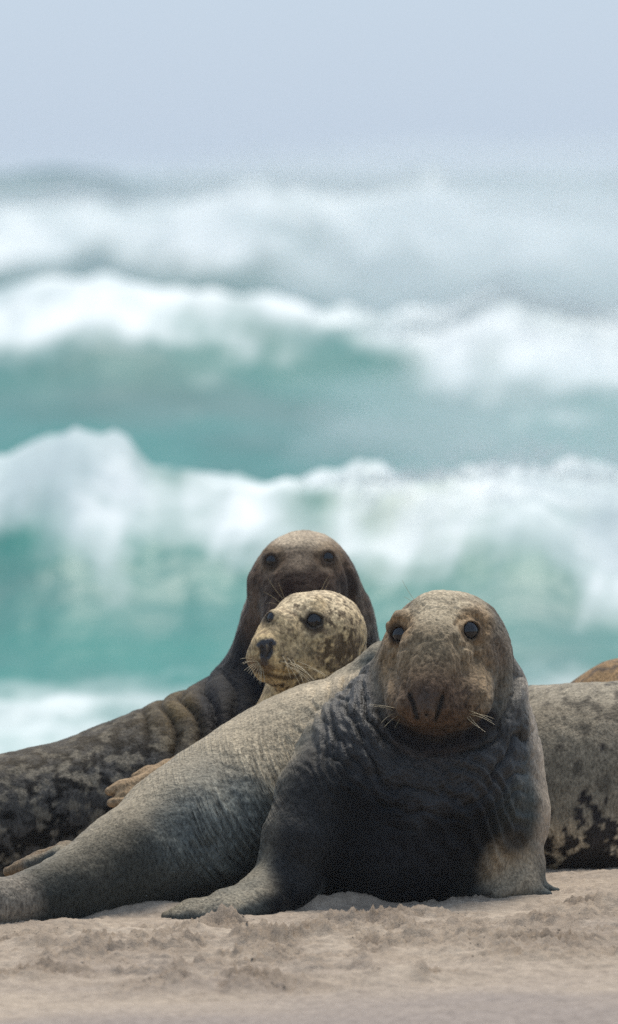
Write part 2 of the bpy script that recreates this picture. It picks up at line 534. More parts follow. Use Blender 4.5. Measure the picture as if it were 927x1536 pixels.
def make_sea():
    ys = np.concatenate((np.linspace(24, 29.8, 20), 30 * np.exp(np.arange(0, 5.4, 0.0075))))
    t = np.linspace(-1, 1, 341)
    xs = np.sinh(t * 4.2) / np.sinh(4.2) * 2.0
    X = (ys[:, None]) * xs[None, :]
    Y = np.repeat(ys[:, None], len(xs), 1)
    x, y = X.ravel(), Y.ravel()
    P = np.stack((x, y, x * 0), -1)
    h = np.zeros_like(x); foam = np.zeros_like(x); face = np.zeros_like(x)
    for i, (d, pts, wf, wb) in enumerate(BREAKERS):
        A = crest(d, pts)(x)
        bend = 0.05 * d * noise(P * np.array((1, 0, 1)), 1.0 / (0.25 * d), 60 + i)
        s = y - d - bend
        prof = np.where(s < 0, 1 / (1 + (s / (wf * 0.62)) ** 2) ** 1.3, 1 / (1 + (s / (wb * 0.7)) ** 2) ** 1.3)
        hi = A * prof
        h = np.maximum(h, hi)
        rel = s / wf
        nz = fbm(P, (4.0 / wf, 2.6 / wf, 1), 5, 80 + i, .62)
        nl = noise(P, (0.55 / wf, 0.3 / wf, 1), 180 + i)
        u = 463.5 + x / d * FPX
        low = (np.interp(u, [-600, 0, 200, 270, 420, 560, 700, 800, 870, 960, 1500], [.74, .76, .74, .90, .88, .84, .80, .76, .55, .45, .7]) if i == 0 else
               np.interp(u, [-600, 0, 150, 300, 450, 560, 640, 720, 927, 1500], [.6, .60, .64, .74, .80, .80, .62, .45, .42, .6]) if i == 1 else 0.52)
        if i < 3:
            f = sstep(low - 0.20, low + 0.20, prof + 0.30 * nz + 0.10 * nl) * sstep(0.7, 0.15, rel + 0.3 * nz)
            streaks = sstep(.25, .8, fbm(P, (9.0 / wf, 1.6 / wf, 1), 3, 380 + i)) * prof
            f = np.maximum(f, (0.42, .60, .55)[i] * streaks)
        else:
            f = sstep(0.25, 0.8, nz + 0.8 * nl - 0.5) * np.exp(-rel * rel * 4) * 0.7
        foam = np.maximum(foam, f)
        face = np.maximum(face, prof)
    # swell out to the horizon
    far = sstep(330, 480, y)
    h = h + far * (1.0 + 0.9 * fbm(P, (1 / 160., 1 / 55., 1), 3, 21)) * 0.9
    foam = np.maximum(foam, far * 0.5 * sstep(0.55, 0.9, fbm(P, (1 / 60., 1 / 25., 1), 3, 23)))
    # wash running up the beach, streaks of old foam, chop
    wash = sstep(37.6, 36.0, y + 0.8 * fbm(P, (0.5, 0.5, 1), 3, 29))
    lace = sstep(0.15, 0.75, 1 - 2.2 * np.abs(fbm(P, (0.9, 0.45, 1), 4, 31)))
    foam = np.maximum(foam, wash * (0.35 + 0.35 * lace))
    mid = (1 - sstep(200, 300, y))
    foam = np.maximum(foam, mid * 0.45 * sstep(0.35, 0.85, fbm(P, (1 / 2.2, 1 / 3.2, 1), 4, 37)))
    chop = fbm(P, (1.0, 0.8, 1), 3, 39) * 0.045 + fbm(P, (0.25, 0.3, 1), 2, 43) * 0.06
    h = h + chop * (1 - far)
    lump = fbm(P, (1.5, 1.5, 1), 4, 47, .6) * sstep(70, 50, y) + fbm(P, (0.8, 0.8, 1), 4, 49, .6) * sstep(50, 70, y) * sstep(130, 100, y) + fbm(P, (0.4, 0.4, 1), 4, 51, .6) * sstep(100, 130, y)
    h = h + foam * (0.0 + 0.11 * lump * (1 + y / 60.0)) * sstep(33, 37, y)
    churn = np.exp(-(((x - 0.55) / 0.42) ** 2 + ((y - 38.6) / 0.7) ** 2)) * 0.7
    m = NT('sea_water')
    tc = m.n('ShaderNodeTexCoord').outputs['Object']
    dist = m.n('ShaderNodeSeparateXYZ')
    m.set(dist.inputs[0], tc)
    deep = m.math('MULTIPLY', m.math('SUBTRACT', dist.outputs[1], 40.0), 1 / 120.0, clamp=True)
    body = m.mix(deep, (0.030, 0.190, 0.162, 1), (0.045, 0.105, 0.118, 1))
    patch = m.noise(0.35, 4, 0.6, tc)
    body = m.mix(m.ramp(patch, [(0.42, (0, 0, 0)), (0.62, (0.8, 0.8, 0.8))]), body, (0.10, 0.185, 0.178, 1))
    patch2 = m.noise(0.16, 5, 0.65, tc, 0.6)
    body = m.mix(m.ramp(patch2, [(0.48, (0, 0, 0)), (0.66, (0.7, 0.7, 0.7))]), body, (0.028, 0.105, 0.095, 1))
    body = m.mix(m.attr('churn').outputs['Fac'], body, (0.36, 0.40, 0.27, 1))
    fm = m.attr('foam').outputs['Fac']
    br = m.noise(1.3, 6, 0.7, tc)
    fmask = m.math('ADD', fm, m.math('MULTIPLY', m.math('SUBTRACT', br, 0.5), 1.3), clamp=True)
    fmask = m.ramp(fmask, [(0.15, (0, 0, 0)), (0.95, (1, 1, 1))])
    thick = m.noise(0.45, 5, 0.65, tc, 0.5)
    fcol = m.ramp(thick, [(0.36, (0.40, 0.475, 0.485)), (0.54, (0.66, 0.70, 0.70)), (0.7, (0.70, 0.735, 0.735))])
    c = m.mix(fmask, body, fcol)
    m.set(m.b.inputs['Base Color'], c)
    m.set(m.b.inputs['Roughness'], m.math('ADD', m.math('MULTIPLY', fmask, 0.5), 0.4))
    m.b.inputs['IOR'].default_value = 1.33
    m.b.inputs['Specular IOR Level'].default_value = 0.3
    rip = m.noise(3.0, 4, 0.6, tc)
    m.set(m.b.inputs['Normal'], m.bump(rip, 0.35, 0.08))
    o = grid_mesh('sea', X, Y, (SEA + h).reshape(X.shape), m.m, {'foam': foam, 'churn': churn})
    tag(o, 'green sea with rows of white breakers behind the beach', 'sea', kind='structure')

make_sea()

# wind-torn spray over the breaking crests: a mist of droplets nobody could count
def make_spray():
    m = NT('spray')
    m.b.inputs['Base Color'].default_value = (0.66, 0.70, 0.71, 1)
    m.set(m.b.inputs['Base Color'], m.mix(m.noise(0.8, 2), (0.62, 0.67, 0.68, 1), (0.70, 0.73, 0.73, 1)))
    m.b.inputs['Roughness'].default_value = 0.8
    tl = m.n('ShaderNodeBsdfTranslucent')
    tl.inputs['Color'].default_value = (0.78, 0.82, 0.83, 1)
    mx = m.n('ShaderNodeMixShader')
    mx.inputs[0].default_value = 0.6
    m.t.links.new(m.b.outputs[0], mx.inputs[1])
    m.t.links.new(tl.outputs[0], mx.inputs[2])
    m.t.links.new(mx.outputs[0], m.out.inputs['Surface'])
    octa_v = np.array([(1, 0, 0), (-1, 0, 0), (0, 1, 0), (0, -1, 0), (0, 0, 1), (0, 0, -1)], float)
    octa_f = np.array([(4, 0, 2), (4, 2, 1), (4, 1, 3), (4, 3, 0), (5, 2, 0), (5, 1, 2), (5, 3, 1), (5, 0, 3)])
    # breaker, number of drops, drop size m, plume height m, spread along the wind m
    for i, n, size, rise, drift in ((0, 3000, .008, .12, .8), (1, 7000, .016, .30, 2.2), (2, 9000, .030, .45, 5.0)):
        d, pts, wf, wb = BREAKERS[i]
        half = d * 0.075
        x = RNG.uniform(-half, half, n * 4)
        P = np.stack((x, x * 0, x * 0), -1)
        gust = sstep(-.25, .55, fbm(P, 9.0 / d, 3, 500 + i))
        if i:
            gust = np.maximum(gust, .8 * sstep(500, 720, 463.5 + x / d * FPX))
        keep = RNG.uniform(0, 1, n * 4) < gust
        x = x[keep][:n]
        k = len(x)
        P = np.stack((x, x * 0 + d, x * 0), -1)
        bend = 0.05 * d * noise(P * np.array((1, 0, 1)), 1.0 / (0.25 * d), 60 + i)
        up = RNG.exponential(0.45, k) - .25
        plume = .5 + .8 * sstep(-.3, .6, fbm(P, 40.0 / d, 3, 520 + i))
        z = SEA + crest(d, pts)(x) + up * rise * plume
        y = d + bend + RNG.normal(0, 0.35, k) * drift - .2 * drift
        s = size * RNG.uniform(.5, 1.3, k)
        V = octa_v[None] * s[:, None, None] + np.stack((x, y, z), -1)[:, None, :]
        F = (octa_f[None] + 6 * np.arange(k)[:, None, None]).reshape(-1, 3)
        o = mesh_from('spray', V.reshape(-1, 3), F, m.m)
        tag(o, 'white spray blowing off the ' + ('nearest', 'middle', 'farthest')[i] + ' breaker', 'spray', kind='stuff')

make_spray()

def make_mist():
    m = bpy.data.materials.new('spray_mist')
    m.use_nodes = True
    t = m.node_tree
    t.nodes.clear()
    out = t.nodes.new('ShaderNodeOutputMaterial')
    v = t.nodes.new('ShaderNodeVolumePrincipled')
    v.inputs['Color'].default_value = (0.95, 0.97, 0.98, 1)
    t.links.new(v.outputs[0], out.inputs['Volume'])
    return m, v

def mist_bank(px, row, d, half_w, half_d, half_h, density, label):
    m, v = make_mist()
    v.inputs['Density'].default_value = density
    n = 48
    th = np.linspace(0, math.pi, n // 2 + 1); ph = np.linspace(0, 2 * math.pi, n, endpoint=False)
    T, Fi = np.meshgrid(th, ph, indexing='ij')
    D = np.stack((np.sin(T) * np.cos(Fi), np.sin(T) * np.sin(Fi), np.cos(T)), -1).reshape(-1, 3)
    D = D * (1 + .28 * fbm(D, 2.2, 3, int(px)))[:, None]
    c = np.array(((px - 463.5) / FPX * d, d, CAM_Z - (row - HORIZON) / FPX * d))
    V = c + D * (half_w, half_d, half_h)
    V[:, 2] = np.minimum(V[:, 2], 3.4)
    idx = np.arange(len(V)).reshape(n // 2 + 1, n)
    F = np.stack((idx[:-1], idx[1:], np.roll(idx[1:], -1, 1), np.roll(idx[:-1], -1, 1)), -1).reshape(-1, 4)
    o = mesh_from('spray_mist', V, F, m)
    tag(o, label, 'spray', kind='stuff')

mist_bank(860, 400, 112, 4.2, 13, 1.3, .050, 'bank of white spray mist drifting between the middle and far breakers')
mist_bank(420, 345, 134, 9.0, 8, 1.1, .030, 'thin veil of spray mist before the far breaker')
mist_bank(760, 300, 200, 9.0, 22, 1.7, .020, 'pale spray mist trailing behind the far breaker')
mist_bank(880, 640, 56, 2.0, 7, .55, .045, 'spray mist blown back from the nearest breaker')

# ------------------------------------------------------------------ seals
def fur_material(name, rough=0.62, sheen=0.14, speck=0.5, bump=1.0):
    m = NT(name)
    tc = m.n('ShaderNodeTexCoord').outputs['Object']
    col = m.attr('coat').outputs['Color']
    mp = m.n('ShaderNodeMapping')
    mp.inputs['Scale'].default_value = (1.0, 1.0, 0.5)
    m.t.links.new(tc, mp.inputs['Vector'])
    n1 = m.noise(150, 3, 0.7, mp.outputs[0])
    n2 = m.noise(60, 4, 0.65, mp.outputs[0], 0.4)
    a = m.ramp(n1, [(0.32, (1 - speck, 1 - speck, 1 - speck)), (0.68, (1 + speck, 1 + speck, 1 + speck * 0.95))])
    c = m.mix(1.0, col, a, 'MULTIPLY')
    b = m.ramp(n2, [(0.33, (0.86, 0.86, 0.86)), (0.67, (1.15, 1.14, 1.13))])
    c = m.mix(1.0, c, b, 'MULTIPLY')
    # fine creases of stretched skin run along the stored crease coordinate
    cv = m.n('ShaderNodeCombineXYZ')
    m.set(cv.inputs[0], m.math('MULTIPLY', m.attr('crease').outputs['Fac'], 105.0))
    m.set(cv.inputs[1], m.math('MULTIPLY', m.attr('crease_along').outputs['Fac'], 5.0))
    streak = m.noise(1.0, 3, 0.6, cv.outputs[0], 0.3)
    lines = m.math('MULTIPLY', streak, m.attr('crease_depth').outputs['Fac'])
    crease_shade = m.ramp(streak, [(0.34, (0.38, 0.38, 0.38)), (0.64, (1.5, 1.48, 1.44))])  # crease shading put into the coat colour: dark valleys, pale ridges
    c = m.mix(m.attr('crease_depth').outputs['Fac'], c, m.mix(1.0, c, crease_shade, 'MULTIPLY'))
    m.set(m.b.inputs['Base Color'], c)
    m.set(m.b.inputs['Roughness'], m.math('SUBTRACT', rough, m.math('MULTIPLY', m.attr('wet').outputs['Fac'], 0.25)))
    m.set(m.b.inputs['Specular IOR Level'], m.math('ADD', m.math('MULTIPLY', m.attr('wet').outputs['Fac'], 0.5), 0.06))
    m.b.inputs['Sheen Weight'].default_value = sheen
    m.b.inputs['Sheen Roughness'].default_value = 0.22
    m.b.inputs['Sheen Tint'].default_value = (1.0, 0.93, 0.82, 1)
    hair = m.math('ADD', m.math('MULTIPLY', n1, 0.9), m.math('MULTIPLY', n2, 0.8))
    n = m.bump(hair, 0.7 * bump, 0.006)
    n = m.bump(lines, 1.0, 0.022, n)
    m.set(m.b.inputs['Normal'], n)
    return m.m

def plain(name, col, rough, spec=0.5, coat=0.0):
    m = NT(name)
    nz = m.noise(90, 3, 0.6)
    f = m.ramp(nz, [(0.3, (0.8, 0.8, 0.8)), (0.7, (1.15, 1.15, 1.15))])
    m.set(m.b.inputs['Base Color'], m.mix(1.0, (*col, 1), f, 'MULTIPLY'))
    m.b.inputs['Roughness'].default_value = rough
    m.b.inputs['Specular IOR Level'].default_value = spec
    m.b.inputs['Coat Weight'].default_value = coat
    m.b.inputs['Coat Roughness'].default_value = 0.03
    return m.m

FUR = fur_material('seal_fur')
EYE = plain('seal_eye', (0.006, 0.006, 0.008), 0.02, 0.5, 0.0)
WHISKER = plain('whisker', (0.50, 0.42, 0.27), 0.45)
CLAW = plain('claw', (0.06, 0.05, 0.045), 0.4)

def root(name, px, py, dd, label, cat='seal', group='grey seals hauled out on the sand'):
    e = bpy.data.objects.new(name, None)
    w = W(px, py, dd)
    e.location = (w[0], w[1], 0.0)
    e.empty_display_size = 0.1
    COL.objects.link(e)
    return tag(e, label, cat, group)

def child(name, V, F, mat, parent, attrs=None, smooth=True):
    """mesh given in world places, stored relative to its parent's base"""
    off = np.array(parent.location) if parent.type == 'EMPTY' else np.array(parent.parent.location)
    return mesh_from(name, np.asarray(V) - off, F, mat, smooth, parent, attrs)

def uv_ball(c, r, n=24, axes=None):
    """sphere; r may be three radii along the rows of axes"""
    r = np.ones(3) * r
    th = np.linspace(0, math.pi, n // 2 + 1)[1:-1]
    ph = np.linspace(0, 2 * math.pi, n, endpoint=False)
    V = [(0, 0, 1)] + [(math.sin(t) * math.cos(p), math.sin(t) * math.sin(p), math.cos(t)) for t in th for p in ph] + [(0, 0, -1)]
    F = []
    L = len(th)
    for j in range(n):
        F.append((0, 1 + j, 1 + (j + 1) % n))
        F.append((len(V) - 1, 1 + (L - 1) * n + (j + 1) % n, 1 + (L - 1) * n + j))
        for i in range(L - 1):
            a, b = 1 + i * n + j, 1 + i * n + (j + 1) % n
            F.append((a, a + n, b)); F.append((b, a + n, b + n))
    V = np.array(V) * r
    if axes is not None:
        V = V @ np.asarray(axes)
    return V + c, np.array(F)

def tube(pts, radii, n=5):
    pts = np.asarray(pts, float)
    V, F = [], []
    for i, p in enumerate(pts):
        t = pts[min(i + 1, len(pts) - 1)] - pts[max(i - 1, 0)]
        t /= np.linalg.norm(t) + 1e-9
        u = np.cross(t, (0.3, 0.9, 0.2)); u /= np.linalg.norm(u)
        v = np.cross(t, u)
        for k in range(n):
            a = 2 * math.pi * k / n
            V.append(p + radii[i] * (math.cos(a) * u + math.sin(a) * v))
    for i in range(len(pts) - 1):
        for k in range(n):
            a, b = i * n + k, i * n + (k + 1) % n
            F.append((a, b, b + n)); F.append((a, b + n, a + n))
    return np.array(V), np.array(F)

def eyes_in(sdf, specs):
    """sockets and lids; returns eyeballs. spec: px, py, radius px, facing (vector), lid openness w, h"""
    balls = []
    base_ops = list(sdf.ops)
    base = Sdf(); base.ops = base_ops
    for px, py, r, face, ow, oh, tilt in specs:
        p = base.surf(px, py)
        f = np.asarray(face, float); f /= np.linalg.norm(f)
        R = r * S
        c = p - f * R * 0.86
        side = np.cross(f, (0, 0, 1)); side /= np.linalg.norm(side)
        up = np.cross(side, f)
        ct, st = math.cos(math.radians(tilt)), math.sin(math.radians(tilt))
        side, up = side * ct + up * st, up * ct - side * st
        # hollow round the eye
        cc = (p + f * R * 1.1).astype(np.float32)
        def hollow(P, b, cc=cc, R=R):
            return np.sqrt(np.einsum('ij,ij->i', P - cc, P - cc)) - R * 1.2
        sdf.add(hollow, 14, 's', cc, R * 1.35)
        c32, f32, s32, u32 = (np.asarray(k, np.float32) for k in (c, f, side, up))
        def lid(P, bb, c=c32, f=f32, s=s32, u=u32, R=R, ow=ow, oh=oh):
            q = P - c
            rr = np.sqrt(np.einsum('ij,ij->i', q, q))
            shell = rr - R * 1.13
            a, b, w = q @ s, q @ u, q @ f
            b = b + R * 0.02
            e = ((np.abs(a / (ow * R)) ** 1.7 + np.abs(b / (oh * R)) ** 1.7) ** (1 / 1.7) - 1) * min(ow, oh) * R
            e = np.maximum(e, -w)
            return smax(shell, -e, 0.003)
        sdf.add(lid, 11, 'u', c32, R * 1.3)
        balls.append((c, R, f))
    return balls

def groove(sdf, pts, r, depth=0.0, k=6):
    """crease cut along the skin through photo places; pts (px,py[,r])"""
    base = Sdf(); base.ops = list(sdf.ops)
    Q = []
    for p in pts:
        s = base.surf(p[0], p[1])
        v = ray(p[0], p[1])
        rr = (p[2] if len(p) > 2 else r) * S
        Q.append((np.asarray(s + v * (depth * S - 0), np.float32), rr))
    sdf.caps(Q, k, 's')

def whiskers(parent, sdf, specs):
    """each a bristle of its own: (px0,py0) root, (px1,py1) tip, sag px, reach towards the camera"""
    for px0, py0, px1, py1, sag, fwd in specs:
        a = sdf.surf(px0, py0)
        dd = a[1] - 20.0
        b = W(px1, py1, dd - fwd)
        mid = (a + b) / 2 + np.array((0, 0, sag * S))
        t = np.linspace(0, 1, 7)[:, None]
        pts = (1 - t) ** 2 * a + 2 * t * (1 - t) * mid + t ** 2 * b
        V, F = tube(pts, np.linspace(0.0007, 0.00028, 7), 4)
        child('whisker', V, F, WHISKER, parent)

def add_eyes(parent, balls):
    for c, R, f in balls:
        V, F = uv_ball(c, R, 28)
        child('eye', V, F, EYE, parent)

def blob(P, px, py, dd, r, soft=0.5, wy=0.6):
    c = W(px, py, dd)
    d = np.sqrt((P[:, 0] - c[0]) ** 2 + wy * (P[:, 1] - c[1]) ** 2 + (P[:, 2] - c[2]) ** 2) / (r * S)
    return 1 - sstep(1 - soft, 1 + soft, d)

def seg(P, pts, r, soft=0.5):
    """soft mask along a polyline of photo places (px,py,dd)"""
    Q = [W(*p).astype(np.float32) for p in pts]
    out = None
    P32 = P.astype(np.float32)
    for a, b in zip(Q[:-1], Q[1:]):
        d = d_cap(P32, a, 0, b, 0)
        out = d if out is None else np.minimum(out, d)
    return 1 - sstep(1 - soft, 1 + soft, out / (r * S))

def flat(P, pts, r, soft=0.5, dd=0.0, front=9.0):
    """soft mask along a line seen from the front of the body (depth ignored), only on what lies before `front`"""
    Q = P.copy()
    Q[:, 1] = 20.0 + dd
    return seg(Q, [(a, b, dd) for a, b in pts], r, soft) * (P[:, 1] < 20.0 + front)

def vivid(C, k=1.25):
    l = C @ np.array((.3, .5, .2))
    return np.clip(l[:, None] + (C - l[:, None]) * k, .004, .8)

def lerp(C, mask, col):
    return C + mask[:, None] * (np.asarray(col) - C)

def bounds(parts, pad=0.05):
    A = np.array([W(p[0], p[1], p[2]) for p in parts])
    R = np.array([p[3] * S for p in parts])[:, None]
    return (A - R).min(0) - pad, (A + R).max(0) + pad

FAST = 1.0

# ---------------------------------------------------------------- the bull in front
def bull_front():
    f = Sdf()
    trunk = [(-150, 1378, -.50, 20), (-60, 1368, -.47, 27), (0, 1358, -.44, 32), (70, 1349, -.37, 42), (130, 1328, -.30, 56), (200, 1294, -.22, 74),
             (280, 1254, -.08, 98), (350, 1228, .05, 119), (430, 1203, .17, 142), (500, 1178, .22, 150), (580, 1160, .20, 156)]
    f.chain(trunk, k=40, ki=40)
    g = Sdf()                                                         # fore quarters
    g.ell(625, 1215, .0, 168, 165, 165, k=70)                         # chest
    g.ell(560, 1300, -.08, 130, 90, 70, k=60)
    g.chain([(642, 1150, .02, 146), (666, 1075, .02, 126), (671, 1005, .02, 102)], k=60, ki=30)   # neck
    g.chain([(748, 1150, .06, 66), (768, 1220, .03, 52), (772, 1300, -.01, 40)], k=46, ki=20)     # far shoulder and arm
    g.chain([(590, 1100, .0, 86), (528, 1130, -.07, 70), (476, 1190, -.16, 56), (446, 1260, -.22, 48), (428, 1318, -.25, 40)], k=60, ki=30)  # near arm
    g.chain([(764, 1012, .02, 10), (768, 1030, .0, 15), (763, 1062, -.05, 18), (738, 1100, -.10, 18), (700, 1122, -.13, 17), (655, 1130, -.14, 17), (612, 1120, -.13, 16), (580, 1092, -.10, 16), (566, 1045, -.05, 14), (568, 1005, .0, 11)], k=22, ki=14)   # collar of loose skin
    # near hand, spread flat on the sand
    g.chain([(430, 1312, -.22, 40), (388, 1344, -.31, 28), (338, 1359, -.37, 19), (288, 1368, -.41, 13), (248, 1374, -.43, 7)], k=26, ki=26)
    g.chain([(432, 1325, -.24, 36), (390, 1356, -.36, 21), (330, 1368, -.42, 15), (266, 1377, -.45, 8)], k=22, ki=24)
    g.chain([(440, 1330, -.24, 34), (405, 1360, -.36, 17), (345, 1373, -.44, 10), (300, 1378, -.46, 6)], k=22, ki=20)
    # far hand, palm down, digits to the right
    g.chain([(772, 1300, -.01, 40), (752, 1330, -.09, 22), (714, 1341, -.15, 9)], k=20, ki=14)
    g.chain([(775, 1306, -.01, 38), (782, 1333, -.10, 17), (742, 1342, -.17, 8)], k=14, ki=12)
    g.chain([(778, 1308, -.01, 36), (798, 1335, -.09, 14), (822, 1341, -.12, 7)], k=14, ki=12)
    g.chain([(780, 1310, -.01, 32), (810, 1334, -.04, 11), (834, 1337, -.06, 6)], k=12, ki=12)
    f.sub(g, 10)
    # hind flippers: one raised behind the rump, one trailing off to the left
    f.chain([(138, 1300, -.22, 26), (90, 1285, -.16, 15), (46, 1298, -.14, 13), (12, 1308, -.12, 7)], k=8, ki=10)
    f.chain([(142, 1286, -.20, 22), (98, 1275, -.13, 12), (60, 1286, -.11, 10), (24, 1299, -.09, 6)], k=8, ki=8)
    f.chain([(-120, 1376, -.50, 18), (-200, 1380, -.54, 16), (-290, 1384, -.58, 10)], k=10)
    # roll of skin over the far shoulder
    f.chain([(478, 1078, .30, 26), (528, 1036, .29, 34), (578, 998, .25, 38)], k=20, ki=12)
    # head
    H = -.055
    f.ell(671, 984, .0 + H, 98, 104, 98, k=22)
    M = H - .05
    f.chain([(656, 938, -.075 + H, 50), (652, 985, -.135 + M, 48), (643, 1036, -.205 + M, 45)], k=20, ki=34)   # broad arched bridge
    f.sph(604, 1000, -.050 + H, 36, k=20); f.sph(716, 996, -.050 + H, 40, k=20)
    f.chain([(604, 1016, -.07 + H, 30), (613, 1054, -.165 + M, 36)], k=10); f.chain([(710, 1012, -.07 + H, 34), (694, 1050, -.160 + M, 45)], k=12)
    f.sph(672, 1062, -.205 + M, 31, k=12); f.sph(622, 1062, -.208 + M, 28, k=12)
    f.chain([(624, 1080, -.125 + M, 22), (654, 1086, -.135 + M, 23), (694, 1076, -.11 + M, 22)], k=8, ki=10)
    f.ell(640, 1045, -.250 + M, 30, 20, 24, k=12)
    f.ell(639, 1062, -.257 + M, 19, 16, 19, k=8)
    f.chain([(606, 1044, -.238 + M, 9), (607, 1058, -.243 + M, 12), (613, 1072, -.238 + M, 9)], k=7)      # wings of the nose
    f.chain([(672, 1044, -.238 + M, 10), (673, 1060, -.243 + M, 13), (668, 1074, -.238 + M, 9)], k=7)
    f.chain([(588, 940, -.075 + H, 10), (602, 931, -.098 + H, 13), (624, 934, -.118 + H, 11)], k=13)      # brows
    f.chain([(680, 929, -.122 + H, 11), (704, 923, -.104 + H, 14), (728, 934, -.078 + H, 11)], k=13)
    balls = eyes_in(f, [(598, 951, 16.5, (-.42, -.88, .10), .92, .88, 12), (706, 946, 18.5, (.36, -.90, .10), .90, .86, -8)])
    groove(f, [(613, 1037, 2), (617, 1048, 3.6), (622, 1062, 3.4), (625, 1074, 1.5)], 4, 3, k=4)      # nostrils
    groove(f, [(665, 1041, 2), (661, 1052, 4.4), (656, 1065, 4), (653, 1077, 1.5)], 4, 3, k=4)
    groove(f, [(639, 1070, 1.5), (639, 1088, 1.5)], 2, 0, k=6)
    groove(f, [(596, 1074, 1), (614, 1088), (640, 1096), (664, 1094), (692, 1086), (714, 1074, 1)], 2.0, 1, k=8)   # mouth
    groove(f, [(716, 985), (722, 1005), (724, 1030), (720, 1055)], 3, -1, k=10)                     # cheek furrow
    groove(f, [(708, 990), (712, 1010), (713, 1030)], 2, -1, k=8)
    groove(f, [(591, 985), (588, 1010), (590, 1035)], 2.5, -1, k=10)
    groove(f, [(622, 962), (612, 985), (606, 1010), (602, 1036)], 5, -1, k=12)                    # bridge stands off the cheeks
    groove(f, [(684, 962), (696, 985), (702, 1010)], 5, -1, k=12)
    groove(f, [(747, 965, 3), (755, 985), (756, 1005), (748, 1045), (728, 1080), (705, 1100)], 7, -1, k=10)        # fold where face meets neck
    groove(f, [(577, 972, 2), (573, 990), (576, 1030), (592, 1076), (615, 1100)], 7, -1, k=10)
    groove(f, [(734, 1000), (736, 1030), (728, 1056)], 3, 0, k=10)
    groove(f, [(684, 938, 1), (694, 927), (708, 923), (722, 930), (730, 940, 1)], 2.2, -1, k=8); groove(f, [(584, 940, 1), (594, 931), (606, 931), (616, 940, 1)], 2.0, -1, k=8)
    groove(f, [(694, 968), (708, 973), (724, 966)], 2, -1, k=8); groove(f, [(586, 970), (598, 975), (611, 970)], 2, -1, k=8)
    lo, hi = bounds([t for t in trunk] + [(672, 980, 0, 130), (850, 1340, -.1, 20), (640, 1050, -.38, 40), (625, 1215, 0, 190), (300, 1390, -.6, 20), (-290, 1384, -.58, 20)])
    V, Q, N = mesh_sdf(f, lo, hi, 0.0038 * FAST)
    # big soft folds of the neck, ringed round the head
    hc = W(664, 1000, 0)
    rr = np.sqrt((V[:, 0] - hc[0]) ** 2 + ((V[:, 2] - hc[2]) * 0.92) ** 2 + 0.25 * np.maximum(V[:, 1] - hc[1] + 0.05, 0) ** 2) / S
    ang = np.arctan2(V[:, 0] - hc[0], -(V[:, 2] - hc[2]))
    warp = fbm(V, (5, 5, 5), 3, 3) * 22 + fbm(V, 12, 2, 8) * 9
    band = sstep(104, 116, rr) * (1 - sstep(150, 245, rr + 30 * noise(V, 6, 4)))
    band = band * np.where(V[:, 1] < hc[1] - .30, 0, 1)
    band = band * sstep(20.26, 20.10, V[:, 1])
    ph = (rr + warp * 1.1) / 31.0
    fold = np.abs(np.sin(ph * math.pi)) ** 0.45 - 0.8
    ph2 = (rr + warp * 1.4) / 9.0
    disp = band * (fold * 0.040 * (0.55 + 0.45 * noise(V, 7, 5)) + (np.abs(np.sin(ph2 * math.pi)) ** 0.7 - .6) * 0.0026)
    disp = disp * (1 - .75 * seg(V, [(800, 1040, .0), (812, 1150, .0), (806, 1260, 0)], 40, .5))
    disp = disp - 0.008 * np.exp(-((rr - 112) / 7) ** 2) * sstep(2.4, 1.5, np.abs(ang))
    # slanting folds on the breast towards the far arm
    b2 = blob(V, 715, 1210, -.2, 85, .6, .1)
    q = ((V[:, 0] * 0.80 + V[:, 2] * 0.60) / S + warp * 0.8) / 24.0
    disp += np.sin(q * 2 * math.pi) * b2 * 0.006
    b3 = blob(V, 520, 1120, -.1, 70, .6, .1)
    q = ((V[:, 0] * 0.92 - V[:, 2] * -0.38) / S + warp) / 20.0
    disp += np.sin(q * 2 * math.pi) * b3 * 0.005
    disp += 0.0035 * fbm(V, 11, 3, 12) * sstep(112, 150, rr) + 0.0010 * fbm(V, 60, 2, 15)
    hf = np.where(V[:, 2] > hc[2] - 118 * S, 1, 0) * 1.0
    fm = sstep(112, 95, rr) * (V[:, 1] < 20.0)
    rid = np.abs(fbm(V, (46, 40, 24), 3, 301))
    disp = disp - fm * 0.0026 * np.clip(.28 - rid, 0, 1) / .28 + fm * 0.0012 * fbm(V, 40, 2, 305)
    disp = disp - 0.006 * (blob(V, 690, 904, -.12, 9, .7, .1) + blob(V, 628, 908, -.12, 8, .7, .1))
    V = V + N * disp[:, None]
    # coat
    C = np.tile(np.array((0.066, 0.073, 0.070)), (len(V), 1))
    big = fbm(V, 6, 4, 22); fine = fbm(V, 30, 3, 25)
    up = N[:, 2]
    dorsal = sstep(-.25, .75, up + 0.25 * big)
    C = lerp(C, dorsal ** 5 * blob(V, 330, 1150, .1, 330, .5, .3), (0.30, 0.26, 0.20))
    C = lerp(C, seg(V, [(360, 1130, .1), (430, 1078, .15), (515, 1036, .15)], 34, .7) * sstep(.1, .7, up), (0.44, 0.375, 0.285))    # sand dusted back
    C = lerp(C, seg(V, [(110, 1335, -.5), (190, 1310, -.4), (260, 1290, -.3), (330, 1330, -.2)], 80, .6) * 0.8, (0.028, 0.028, 0.024))
    C = lerp(C, blob(V, 330, 1240, -.2, 90, .6, .1) * 0.75, (0.125, 0.137, 0.133))
    C = lerp(C, seg(V, [(520, 1020, -.1), (480, 1090, -.15), (430, 1180, -.25), (405, 1270, -.3)], 26, .8) * 0.8, (0.22, 0.20, 0.165))  # pale sand and the near arm's lit rim, painted into the coat
